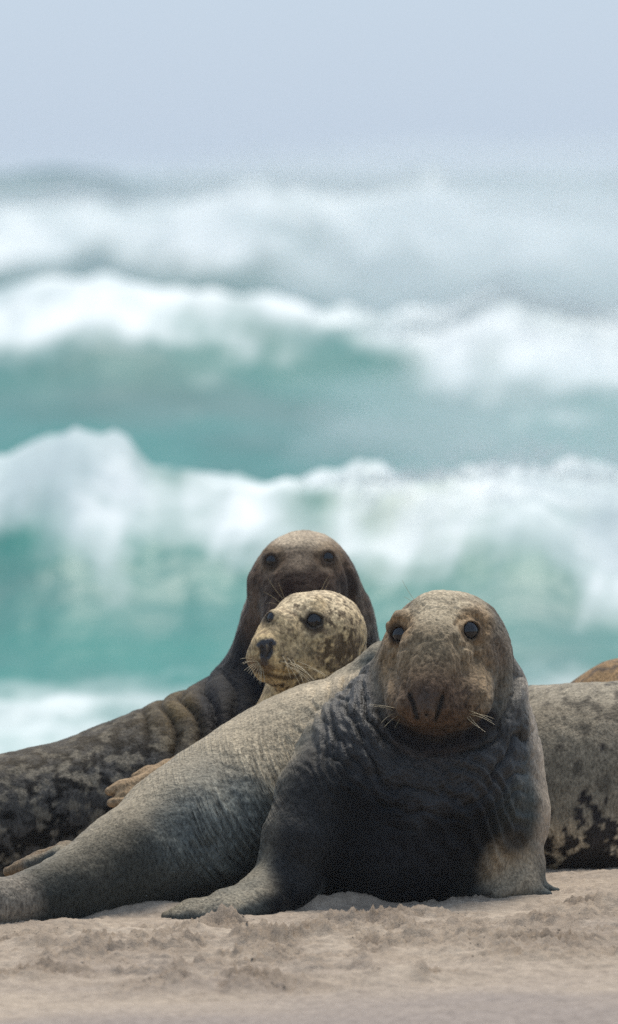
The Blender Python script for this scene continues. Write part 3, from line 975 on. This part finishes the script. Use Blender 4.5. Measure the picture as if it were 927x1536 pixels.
    dark = np.maximum(blob(V, 600, 1240, -.25, 165, .35, .15), blob(V, 650, 1150, -.2, 118, .4, .15))
    dark = np.maximum(dark, seg(V, [(580, 1070, -.15), (540, 1120, -.2), (495, 1180, -.3), (468, 1250, -.3), (456, 1330, -.35)], 68 + 24 * big + 12 * fine, .5))
    C = lerp(C, np.clip(dark * (1.0 + 0.2 * big), 0, 1), (0.0065, 0.007, 0.008))
    C = lerp(C, sstep(110, 125, rr) * (1 - sstep(170, 215, rr + 25 * big)) * dark, (0.020, 0.020, 0.0215))
    C = lerp(C, blob(V, 620, 1290, -.3, 60, .8, .1) * 0.35, (0.025, 0.025, 0.028))
    C = lerp(C, seg(V, [(800, 1040, .0), (812, 1150, .0), (806, 1260, 0)], 36, .6) * (0.8 + .2 * big), (0.42, 0.35, 0.28))
    C = lerp(C, blob(V, 768, 1300, -.1, 46, .5, .2) * (0.8 + .2 * big), (0.33, 0.27, 0.20))
    C = lerp(C, blob(V, 770, 1255, -.1, 26, .5, .1) * 0.85, (0.018, 0.017, 0.016))
    C = lerp(C, seg(V, [(340, 1365, -.35), (250, 1385, -.4)], 24, .5) * 0.8, (0.21, 0.18, 0.13))
    C = lerp(C, seg(V, [(395, 1290, -.3), (360, 1350, -.35)], 16, .6) * 0.6, (0.26, 0.23, 0.18))
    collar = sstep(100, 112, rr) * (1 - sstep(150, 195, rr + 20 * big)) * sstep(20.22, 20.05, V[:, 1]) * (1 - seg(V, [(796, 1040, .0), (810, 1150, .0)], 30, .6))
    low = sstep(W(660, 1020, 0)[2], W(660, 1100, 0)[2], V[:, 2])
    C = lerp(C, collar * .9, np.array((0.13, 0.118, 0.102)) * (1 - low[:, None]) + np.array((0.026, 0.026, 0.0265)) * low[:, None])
    C = lerp(C, seg(V, [(562, 1015, -.08), (526, 1075, -.12), (484, 1145, -.20), (452, 1215, -.26), (438, 1290, -.3)], 44 + 12 * big, .45) * .8, (0.026, 0.0265, 0.027))
    # head: grizzled brown, paler eye rings; top light painted into the crown
    hd = np.sqrt(((V[:, 0] - W(655, 1000, 0)[0]) / (84 * S)) ** 2 + ((V[:, 2] - W(655, 1000, 0)[2]) / (106 * S)) ** 2) + .10 * big + .06 * fine
    hd = sstep(1.12, .88, hd) * (rr < 118)
    C = lerp(C, sstep(116, 104, rr) * (1 - low), (0.125, 0.112, 0.092))
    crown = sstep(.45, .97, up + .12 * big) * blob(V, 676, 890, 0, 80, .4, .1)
    C = lerp(C, hd, (0.215, 0.163, 0.110))
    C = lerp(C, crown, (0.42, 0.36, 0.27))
    C = lerp(C, blob(V, 652, 965, -.2, 40, .7, .1) * 0.7, (0.165, 0.140, 0.103))
    C = lerp(C, blob(V, 650, 1066, -.35, 66, .5, .1) * 0.88, (0.075, 0.049, 0.036))
    C = lerp(C, blob(V, 638, 1045, -.3, 24, .6, .1) * 0.7, (0.030, 0.025, 0.024))
    for ex, ey in ((598, 943), (709, 936)):
        C = lerp(C, blob(V, ex, ey, -.12, 29, .4, .1) * 0.8, (0.30, 0.205, 0.125))
    C = lerp(C, blob(V, 590, 990, -.1, 22, .8, .1) * 0.5, (0.20, 0.135, 0.08))
    C = lerp(C, blob(V, 598, 951, -.14, 18, .28, .1) * 0.9, (0.020, 0.014, 0.011))
    C = lerp(C, blob(V, 706, 946, -.14, 21, .28, .1) * 0.9, (0.020, 0.014, 0.011))
    C = lerp(C, seg(V * (1, 0, 1) + (0, 19.8, 0), [(590, 1092, -.2), (622, 1108, -.2), (655, 1114, -.2), (700, 1102, -.2), (732, 1080, -.2)], 15, .5), (0.014, 0.013, 0.014))
    C = lerp(C, blob(V, 735, 975, -.05, 30, .7, .1) * 0.6, (0.17, 0.115, 0.08))
    C = lerp(C, hd * sstep(.15, .5, fbm(V, 55, 2, 77)) * blob(V, 690, 1050, -.2, 45, .6, .1) * .6, (0.03, 0.022, 0.02))
    rp = random.Random(11)
    for k in range(34):
        a, b = (rp.uniform(674, 722), rp.uniform(1030, 1078)) if k < 22 else (rp.uniform(590, 606), rp.uniform(1035, 1076))
        sp = f.surf(a, b)
        C = lerp(C, (1 - sstep(0.0018, 0.0050, np.linalg.norm(V - sp, axis=1))) * .75, (0.022, 0.014, 0.010))
    for q in ([(690, 904, -.12), (700, 908, -.12)], [(622, 908, -.12), (632, 906, -.12)], [(733, 914, -.06), (740, 924, -.05)]):
        C = lerp(C, seg(V, q, 10, .7) * .7, (0.05, 0.032, 0.02))
    C = lerp(C, fm * np.clip(.25 - rid, 0, 1) / .25 * .2, (0.035, 0.025, 0.018))
    for g in ([(614, 1039, -.3), (619, 1052, -.3), (625, 1074, -.3)], [(663, 1042, -.3), (659, 1056, -.3), (653, 1077, -.3)]):
        C = lerp(C, seg(V * (1, 0, 1) + (0, 19.7, 0), g, 3.2, .6), (0.010, 0.009, 0.009))
    C = lerp(C, seg(V * (1, 0, 1) + (0, 19.7, 0), [(588, 1064, -.3), (618, 1090, -.3), (640, 1095, -.3), (662, 1093, -.3), (716, 1074, -.3)], 4, .7) * 0.5 * (V[:, 1] < 19.95), (0.02, 0.017, 0.016))
    # dry pale hind flipper stump and dustings of sand
    C = lerp(C, blob(V, 10, 1355, -.5, 50, .35, .2) * 0.9, (0.20, 0.175, 0.145))
    C = lerp(C, seg(V, [(100, 1280, -.13), (15, 1305, -.12)], 22, .4) * 0.9, (0.17, 0.125, 0.085))
    C = C * (1 + 0.16 * big + 0.07 * fine)[:, None]
    C = vivid(C, 1.2)
    cc = W(640, 1060, 0)
    crease = np.sqrt((V[:, 0] - cc[0]) ** 2 + (V[:, 2] - cc[2]) ** 2)
    cd = np.maximum(blob(V, 345, 1225, -.1, 110, .5, .1), 0.5 * blob(V, 440, 1110, 0, 80, .6, .1))
    cd = np.maximum(cd, 0.5 * band)
    cd = cd * sstep(-.6, .3, big) 
    r = root('grey_seal', 640, 1350, 0.0, 'big dark grey bull seal facing the camera, propped on both fore flippers', 'seal')
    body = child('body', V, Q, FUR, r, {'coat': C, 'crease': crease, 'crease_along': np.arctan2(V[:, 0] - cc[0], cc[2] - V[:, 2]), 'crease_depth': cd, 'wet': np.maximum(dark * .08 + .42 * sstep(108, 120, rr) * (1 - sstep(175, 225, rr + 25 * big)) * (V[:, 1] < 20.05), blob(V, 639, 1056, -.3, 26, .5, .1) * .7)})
    add_eyes(r, balls)
    whiskers(r, f, [(592, 1062, 554, 1057, 2, .03), (590, 1066, 560, 1060, 4, .02), (592, 1070, 572, 1084, 4, .03), (596, 1074, 576, 1091, 3, .03), (600, 1078, 592, 1092, 0, .03),
                    (708, 1070, 741, 1078, 3, .05), (706, 1072, 742, 1087, 5, .06), (704, 1074, 728, 1098, -4, .05), (700, 1076, 720, 1092, -3, .04),
                    (704, 1066, 738, 1082, 3, .07), (628, 908, 603, 870, -5, .03), (622, 906, 606, 895, 2, .03)])
    return r, f

# ---------------------------------------------------------------- the dark bull behind
def bull_back():
    f = Sdf()
    D = .62
    trunk = [(-260, 1290, D + .15, 40), (-150, 1268, D + .18, 75), (-60, 1255, D + .2, 98), (20, 1243, D + .25, 110), (110, 1230, D + .3, 116), (200, 1208, D + .36, 128),
             (290, 1185, D + .42, 142), (370, 1165, D + .48, 152), (440, 1150, D + .5, 150)]
    f.chain(trunk, k=40, ki=40)
    f.chain([(415, 1130, D + .2 + .44, 118), (436, 1040, D + .2 + .36, 104), (455, 950, D + .2 + .32, 92), (458, 900, D + .2 + .3, 82)], k=60, ki=40)
    f.chain([(480, 1130, D + .2 + .45, 110), (505, 1000, D + .2 + .40, 68), (500, 930, D + .2 + .36, 62)], k=40, ki=30)
    f.chain([(372, 1045, D + .2 + .33, 36), (384, 985, D + .2 + .28, 26), (392, 930, D + .2 + .26, 26)], k=30, ki=20)
    f.ell(455, 876, D + .2 + .28, 82, 92, 84, k=24)
    f.chain([(452, 868, D + .2 + .21, 56), (450, 905, D + .2 + .14, 50), (448, 935, D + .2 + .09, 40)], k=40, ki=30)
    f.sph(424, 928, D + .2 + .12, 28, k=20); f.sph(478, 928, D + .2 + .12, 30, k=20)
    f.ell(449, 918, D + .2 + .05, 22, 18, 18, k=12)
    f.sph(402, 880, D + .2 + .23, 30, k=24); f.sph(503, 880, D + .2 + .23, 32, k=24)
    f.chain([(402, 834, D + .2 + .195, 5), (410, 829, D + .2 + .19, 7), (426, 832, D + .2 + .18, 5)], k=16)
    f.chain([(476, 829, D + .2 + .18, 5), (490, 825, D + .2 + .19, 7), (500, 830, D + .2 + .20, 5)], k=16)
    balls = eyes_in(f, [(407, 841, 13.5, (-.28, -.95, .08), .86, .82, 6), (492, 837, 14, (.26, -.95, .08), .86, .82, -6)])
    groove(f, [(520, 850), (528, 880), (526, 910)], 4, -1, k=14)
    lo, hi = bounds(trunk + [(458, 890, D + .2 + .3, 110), (448, 920, D + .2 + .05, 40)])
    V, Q, N = mesh_sdf(f, lo, hi, 0.0052 * FAST)
    big = fbm(V, 7, 4, 122); fine = fbm(V, 26, 3, 125); mid = fbm(V, 15, 3, 127)
    # heavy rolls of skin on the shoulder
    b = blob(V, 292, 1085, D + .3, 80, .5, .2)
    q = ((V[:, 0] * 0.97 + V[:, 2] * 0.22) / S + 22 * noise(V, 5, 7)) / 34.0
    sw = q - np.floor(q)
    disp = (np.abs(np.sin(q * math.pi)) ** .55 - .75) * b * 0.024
    disp += 0.003 * fbm(V, 9, 3, 12) + 0.0012 * fbm(V, 55, 2, 15)
    V = V + N * disp[:, None]
    C = np.tile(np.array((0.060, 0.058, 0.055)), (len(V), 1))
    C = lerp(C, sstep(-.15, .25, fbm(V, 24, 3, 135) + 0.3 * big), (0.013, 0.0125, 0.012))
    C = lerp(C, sstep(.1, .45, fbm(V, 28, 3, 131)) * 0.8, (0.165, 0.150, 0.125))
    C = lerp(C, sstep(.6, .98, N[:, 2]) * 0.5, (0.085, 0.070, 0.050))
    C = lerp(C, blob(V, 275, 1060, D + .25, 62, .6, .2) * 0.75 * (.7 + .6 * big), (0.11, 0.082, 0.045))
    C = lerp(C, b * np.clip(.55 - np.abs(np.sin(q * math.pi)), 0, 1) * 1.4, (0.012, 0.010, 0.008))  # shade painted into the valleys between the skin rolls
    nk = np.maximum(blob(V, 380, 1055, D + .35, 92, .3, .08), flat(V, [(384, 940), (378, 1000), (370, 1100)], 40, .5, D, D + .75))
    nk = np.clip(nk * (1 + .3 * big), 0, 1)
    C = lerp(C, nk, (0.0045, 0.0045, 0.006))
    hd = blob(V, 455, 880, D + .2 + .2, 120, .25, .2)
    C = lerp(C, hd * (0.85 + .2 * big), (0.085, 0.060, 0.045))
    C = lerp(C, hd * sstep(.0, .4, fbm(V, 34, 3, 141)) * .7, (0.020, 0.013, 0.010))
    C = lerp(C, sstep(.5, .95, N[:, 2] + .1 * big) * blob(V, 455, 795, D + .2 + .28, 70, .5, .1), (0.38, 0.32, 0.25))  # top light on the crown, painted into the coat
    C = lerp(C, seg(V, [(378, 870, D + .2 + .28), (376, 930, D + .2 + .28)], 16, .8) * .7, (0.19, 0.16, 0.13))  # backlit left edge of the head, painted as paler fur
    C = lerp(C, blob(V, 452, 886, D + .2 + .1, 46, .6, .1) * np.clip(.9 + .4 * mid, 0, 1), (0.016, 0.0095, 0.008))
    C = lerp(C, blob(V, 520, 880, D + .2 + .2, 24, .7, .1) * .8, (0.028, 0.024, 0.023))
    for ex, ey in ((405, 836), (494, 830)):
        C = lerp(C, blob(V, ex, ey, D + .2 + .18, 23, .4, .1) * 0.6, (0.17, 0.125, 0.085))
    for ex, ey in ((407, 841), (492, 837)):
        C = lerp(C, blob(V, ex, ey, D + .2 + .18, 15.5, .25, .1) * 0.85, (0.04, 0.03, 0.025))
    C = lerp(C, blob(V, 447, 924, D + .2 + .05, 30, .5, .1), (0.04, 0.032, 0.03))
    C = C * (1 + 0.20 * big + 0.22 * fine)[:, None]
    C = vivid(C)
    r = root('grey_seal', 440, 1310, D + .2 + .45, 'dark mottled brown bull seal rearing its blunt head above the spotted seal', 'seal')
    z = np.zeros(len(V))
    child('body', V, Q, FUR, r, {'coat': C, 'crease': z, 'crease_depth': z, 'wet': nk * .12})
    add_eyes(r, balls)
    whiskers(r, f, [(424, 898, 402, 868, -3, .05), (428, 900, 418, 874, -3, .05), (420, 904, 396, 888, 3, .05), (478, 895, 492, 865, 3, .05), (482, 898, 494, 872, 3, .05), (418, 908, 398, 905, 4, .05)])
    return r, f

# ---------------------------------------------------------------- the pale spotted seal between them
def cow_spotted():
    f = Sdf()
    D = .62
    f.chain([(470, 1010, D, 62), (462, 1060, D + .03, 66), (440, 1130, D + .08, 82), (400, 1200, D + .10, 88), (340, 1240, D + .08, 76), (290, 1240, D + .04, 52), (262, 1210, D, 34)], k=30, ki=30)
    f.chain([(500, 1000, D + .10, 56), (510, 1080, D + .16, 76), (440, 1160, D + .14, 80)], k=40, ki=30)
    # head turned to its right
    f.ell(482, 953, D + .04, 71, 86, 70, k=20)
    f.sph(478, 985, D - .02, 46, k=24)
    f.chain([(448, 930, D - .02, 40), (420, 948, D - .08, 29), (401, 968, D - .125, 20)], k=22, ki=20)
    f.chain([(452, 967, D - .03, 40), (418, 980, D - .09, 32), (397, 985, D - .13, 24)], k=22, ki=20)
    f.sph(422, 991, D - .12, 26, k=13); f.sph(390, 989, D - .125, 20, k=10)
    f.ell(397, 967, D - .15, 14, 12, 14, (0, 0, -20), k=10)
    f.chain([(398, 1006, D - .10, 17), (426, 1012, D - .085, 21), (460, 1010, D - .03, 32)], k=14, ki=12)
    f.chain([(452, 918, D - .055, 8), (470, 911, D - .05, 11), (486, 916, D - .03, 8)], k=16)
    balls = eyes_in(f, [(471, 931, 17.5, (.0, -.99, .12), .95, .80, -12), (404, 927, 12, (-.80, -.6, .10), .9, .85, 0)])
    groove(f, [(393, 972, 2.5), (392, 981, 3)], 3, 1, k=3)
    groove(f, [(406, 966, 2.5), (408, 974, 3.5), (403, 984, 2)], 3, 1, k=3)
    groove(f, [(384, 1000), (400, 1004), (420, 1010), (440, 1010), (456, 1004)], 2.0, 0, k=5)
    # hind flippers lifted clear of the sand, soles to the left
    for (x0, y0), (x1, y1), w, e in (((285, 1160), (162, 1186), 13, -.04), ((285, 1172), (164, 1204), 12, -.07), ((285, 1154), (200, 1164), 11, .02), ((285, 1148), (232, 1154), 9, .07), ((285, 1190), (190, 1213), 11, -.02)):
        f.chain([(x0 + 10, y0 + 6, D + .02, 26), ((x0 + x1) / 2 + 12, (y0 + y1) / 2 - 2, D - .02 + e, w + 6), (x1 + 22, y1 - 2, D - .05 + e, w), (x1 + 2, y1 + 1, D - .055 + e, w * .5)], k=6, ki=12)
    groove(f, [(172, 1195, 3), (190, 1192, 5), (208, 1188, 2)], 4, 1, k=6)
    lo, hi = bounds([(482, 955, D, 100), (400, 1200, D + .1, 110), (510, 1080, D + .16, 90), (160, 1190, D, 30), (390, 980, D - .15, 30)])
    V, Q, N = mesh_sdf(f, lo, hi, 0.0030 * FAST)
    big = fbm(V, 9, 4, 222); fine = fbm(V, 42, 3, 225); mid = fbm(V, 24, 3, 227)
    V = V + N * (0.0018 * fbm(V, 14, 3, 12) + 0.0008 * fbm(V, 70, 2, 15))[:, None]
    C = np.tile(np.array((0.48, 0.375, 0.235)), (len(V), 1))
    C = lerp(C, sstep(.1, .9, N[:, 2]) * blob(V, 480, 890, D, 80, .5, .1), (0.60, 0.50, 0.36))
    # dark blotches, densest on cheek and neck
    zone = np.clip(np.maximum(blob(V, 512, 985, D, 46, .7, .1), 0.9 * blob(V, 465, 1045, D, 50, .6, .1)), 0, 1)
    zone2 = np.maximum(zone, .55 * blob(V, 500, 935, D, 60, .6, .1))
    sp = sstep(-.02, .42, fbm(V, 46, 4, 231, .65) + 0.18 * big + 1.0 * (zone2 - .56))
    C = lerp(C, sp * 0.88, (0.045, 0.031, 0.022))
    C = lerp(C, sstep(.0, .5, fbm(V, 30, 3, 237)) * .5, (0.20, 0.155, 0.11))
    C = lerp(C, sstep(.25, .5, fbm(V, 75, 2, 239)) * .5, (0.07, 0.048, 0.032))
    C = lerp(C, blob(V, 436, 960, D - .06, 34, .7, .1) * .35 * (1 + mid), (0.12, 0.09, 0.06))
    C = lerp(C, blob(V, 452, 976, D - .05, 20, .7, .1) * .6, (0.34, 0.285, 0.20))
    nose = np.maximum(flat(V, [(389, 962), (394, 958), (407, 956), (411, 959)], 4.5, .4, D, D), flat(V, [(395, 964), (396, 972), (397, 988)], 6.5, .35, D, D))
    nose = np.maximum(nose, flat(V, [(406, 962), (406, 972), (402, 980)], 4.5, .4, D, D))
    C = lerp(C, flat(V, [(378, 986), (384, 994)], 8, .7, D, D) * .6, (0.16, 0.10, 0.06))
    C = lerp(C, nose, (0.013, 0.012, 0.014))
    C = lerp(C, flat(V, [(385, 990), (400, 996)], 10, .6, D, D) * .6, (0.09, 0.06, 0.045))
    C = lerp(C, flat(V, [(384, 1001), (400, 1006), (425, 1012), (448, 1010)], 4, .7, D, D) * .75, (0.05, 0.035, 0.025))
    C = lerp(C, np.maximum(blob(V, 471, 931, D - .06, 18.5, .22, .1), flat(V, [(452, 926), (460, 930)], 4, .5, D, D)) * .9, (0.03, 0.026, 0.024))
    C = lerp(C, blob(V, 403, 926, D - .06, 14, .3, .1) * .85, (0.035, 0.03, 0.028))
    C = lerp(C, blob(V, 478, 908, D - .03, 13, .6, .1) * .7, (0.50, 0.39, 0.25))
    fl = sstep(285, 265, (V[:, 0] / 20 * FPX / (1 + (V[:, 1] - 20) / 20)) + 463.5)
    C = lerp(C, fl, (0.29, 0.215, 0.145))
    C = lerp(C, fl * seg(V, [(176, 1194, D - .1), (204, 1190, D - .1)], 7, .5), (0.05, 0.024, 0.018))
    C = C * (1 + 0.12 * big + 0.14 * fine)[:, None]
    # dark pores where the whiskers grow
    wp = [(424, 984), (431, 986), (438, 988), (426, 991), (433, 993), (440, 995), (428, 998), (436, 1000), (445, 1000), (420, 992), (446, 992)]
    for a, b in wp:
        s = f.surf(a, b)
        C = lerp(C, 1 - sstep(0.002, 0.0045, np.linalg.norm(V - s, axis=1)), (0.05, 0.035, 0.025))
    C = vivid(C, 1.22)
    r = root('grey_seal', 440, 1325, D + .1, 'pale spotted seal with dark nose, head turned aside between the two bulls', 'seal')
    z = np.zeros(len(V))
    child('body', V, Q, FUR, r, {'coat': C, 'crease': z, 'crease_depth': z, 'wet': nose})
    add_eyes(r, balls)
    rs = random.Random(3)
    spec = []
    for i, (a, b) in enumerate(wp):
        spec.append((a, b, a + 16 + 5 * i + rs.uniform(-8, 8), b + 22 + rs.uniform(0, 20), 9 + rs.uniform(-4, 6), .05))
    for i in range(13):
        t = i / 12
        spec.append((386 + 8 * t, 992 + 10 * t, 359 + 36 * t + rs.uniform(-3, 3), 990 + 36 * math.sin(t * 1.5) + rs.uniform(-5, 3), 6 - 2 * t, .04))
    spec += [(545, 962, 549, 940, 2, .01), (540, 966, 546, 945, 2, .01)]
    whiskers(r, f, spec)
    return r, f

# ---------------------------------------------------------------- two seals lying to the right
def seal_right():
    f = Sdf()
    D = .74
    trunk = [(690, 1225, D + .1, 95), (780, 1200, D + .1, 135), (880, 1180, D + .1, 150), (990, 1176, D + .1, 152), (1120, 1190, D + .12, 140), (1260, 1215, D + .15, 115), (1380, 1250, D + .18, 80), (1470, 1280, D + .2, 45)]
    f.chain(trunk, k=30, ki=50)
    f.ell(900, 1240, D + .06, 190, 150, 92, k=60)
    f.chain([(760, 1120, D + .14, 76), (800, 1100, D + .14, 70), (830, 1105, D + .14, 66)], k=30)
    f.chain([(1470, 1285, D + .2, 34), (1540, 1300, D + .15, 22), (1600, 1306, D + .1, 10)], k=16)
    f.chain([(690, 1230, D + .1, 80), (640, 1240, D + .05, 70), (600, 1250, D + .02, 50)], k=30)
    lo, hi = bounds(trunk + [(560, 1250, D, 60), (1610, 1300, D + .1, 30)])
    V, Q, N = mesh_sdf(f, lo, hi, 0.008 * FAST)
    big = fbm(V, 7, 4, 322); fine = fbm(V, 34, 3, 325); mid = fbm(V, 17, 3, 327)
    V = V + N * (0.004 * fbm(V, 6, 3, 12) + 0.0015 * fbm(V, 40, 2, 15))[:, None]
    C = np.tile(np.array((0.23, 0.195, 0.145)), (len(V), 1))
    zt, zb = W(860, 1040, D)[2], W(860, 1300, D)[2]
    hgt = (V[:, 2] - zb) / (zt - zb)
    C = lerp(C, sstep(.88, 1.0, hgt + 0.05 * big), (0.27, 0.235, 0.18))
    C = lerp(C, sstep(.36, .20, hgt + 0.06 * big), (0.46, 0.375, 0.265))
    C = lerp(C, sstep(.35, .62, hgt) * sstep(.86, .6, hgt) * (.55 + .3 * big), (0.16, 0.138, 0.105))
    sp = sstep(.0, .22, fbm(V, (27, 18, 27), 3, 335) + .35 * big - .02 + .40 * sstep(.32, .05, hgt) - .75 * sstep(.30, .55, hgt))
    C = lerp(C, sp * .95, (0.020, 0.018, 0.020))
    C = lerp(C, sstep(.25, .5, fbm(V, (26, 20, 16), 3, 337)) * sstep(.3, .6, hgt) * .6, (0.03, 0.026, 0.022))
    C = C * (1 + 0.14 * big + 0.22 * fine)[:, None]
    C = vivid(C, 1.05)
    r = root('grey_seal', 900, 1312, D + .1, 'grey seal with dark blotches on its cream belly, lying against the front bull', 'seal')
    z = np.zeros(len(V))
    child('body', V, Q, FUR, r, {'coat': C, 'crease': z, 'crease_depth': z, 'wet': z})
    # fore flipper folded along its side, out past the frame, and its far end
    return r, f

def seal_far():
    f = Sdf()
    D = 1.4
    trunk = [(800, 1200, D, 60), (860, 1160, D, 110), (950, 1130, D, 145), (1060, 1118, D, 160), (1180, 1130, D + .05, 150), (1300, 1165, D + .1, 120), (1400, 1210, D + .12, 70)]
    f.chain(trunk, k=30, ki=40)
    f.chain([(900, 1100, D - .08, 72), (960, 1085, D - .1, 80), (1050, 1070, D - .08, 90)], k=10, ki=20)
    lo, hi = bounds(trunk)
    V, Q, N = mesh_sdf(f, lo, hi, 0.010 * FAST)
    big = fbm(V, 7, 4, 422); fine = fbm(V, 34, 3, 425); mid = fbm(V, 17, 3, 427)
    C = np.tile(np.array((0.24, 0.165, 0.10)), (len(V), 1))
    C = lerp(C, sstep(-.1, .3, fbm(V, 32, 3, 429)), (0.10, 0.075, 0.055))
    C = lerp(C, seg(V, [(880, 1030, D - .3), (930, 1012, D - .3), (1000, 1000, D - .3)], 18, .5), (0.06, 0.058, 0.055))
    C = C * (1 + .15 * fine + .1 * big)[:, None]
    r = root('grey_seal', 1000, 1290, D, 'tawny seal showing only its back over the blotched grey seal', 'seal')
    z = np.zeros(len(V))
    child('body', V, Q, FUR, r, {'coat': vivid(C), 'crease': z, 'crease_depth': z, 'wet': z})
    return r, f

bull_front()
bull_back()
cow_spotted()
seal_right()
seal_far()

# ------------------------------------------------------------------ sea haze
def make_haze():
    m = bpy.data.materials.new('sea_haze')
    m.use_nodes = True
    t = m.node_tree
    t.nodes.clear()
    out = t.nodes.new('ShaderNodeOutputMaterial')
    v = t.nodes.new('ShaderNodeVolumePrincipled')
    v.inputs['Color'].default_value = (0.93, 0.96, 0.98, 1)
    v.inputs['Density'].default_value = HAZE
    v.inputs['Anisotropy'].default_value = 0.0
    t.links.new(v.outputs[0], out.inputs['Volume'])
    x0, x1, y0, y1, z0, z1 = -14000, 14000, -40, 8000, -5.0, 3.6
    V = [(x, y, z) for x in (x0, x1) for y in (y0, y1) for z in (z0, z1)]
    F = [(0, 1, 3, 2), (4, 6, 7, 5), (0, 4, 5, 1), (2, 3, 7, 6), (0, 2, 6, 4), (1, 5, 7, 3)]
    o = mesh_from('haze', V, F, m, False)
    tag(o, 'thin salt haze hanging over the beach and surf', 'haze', kind='stuff')
HAZE = 0.0003
make_haze()
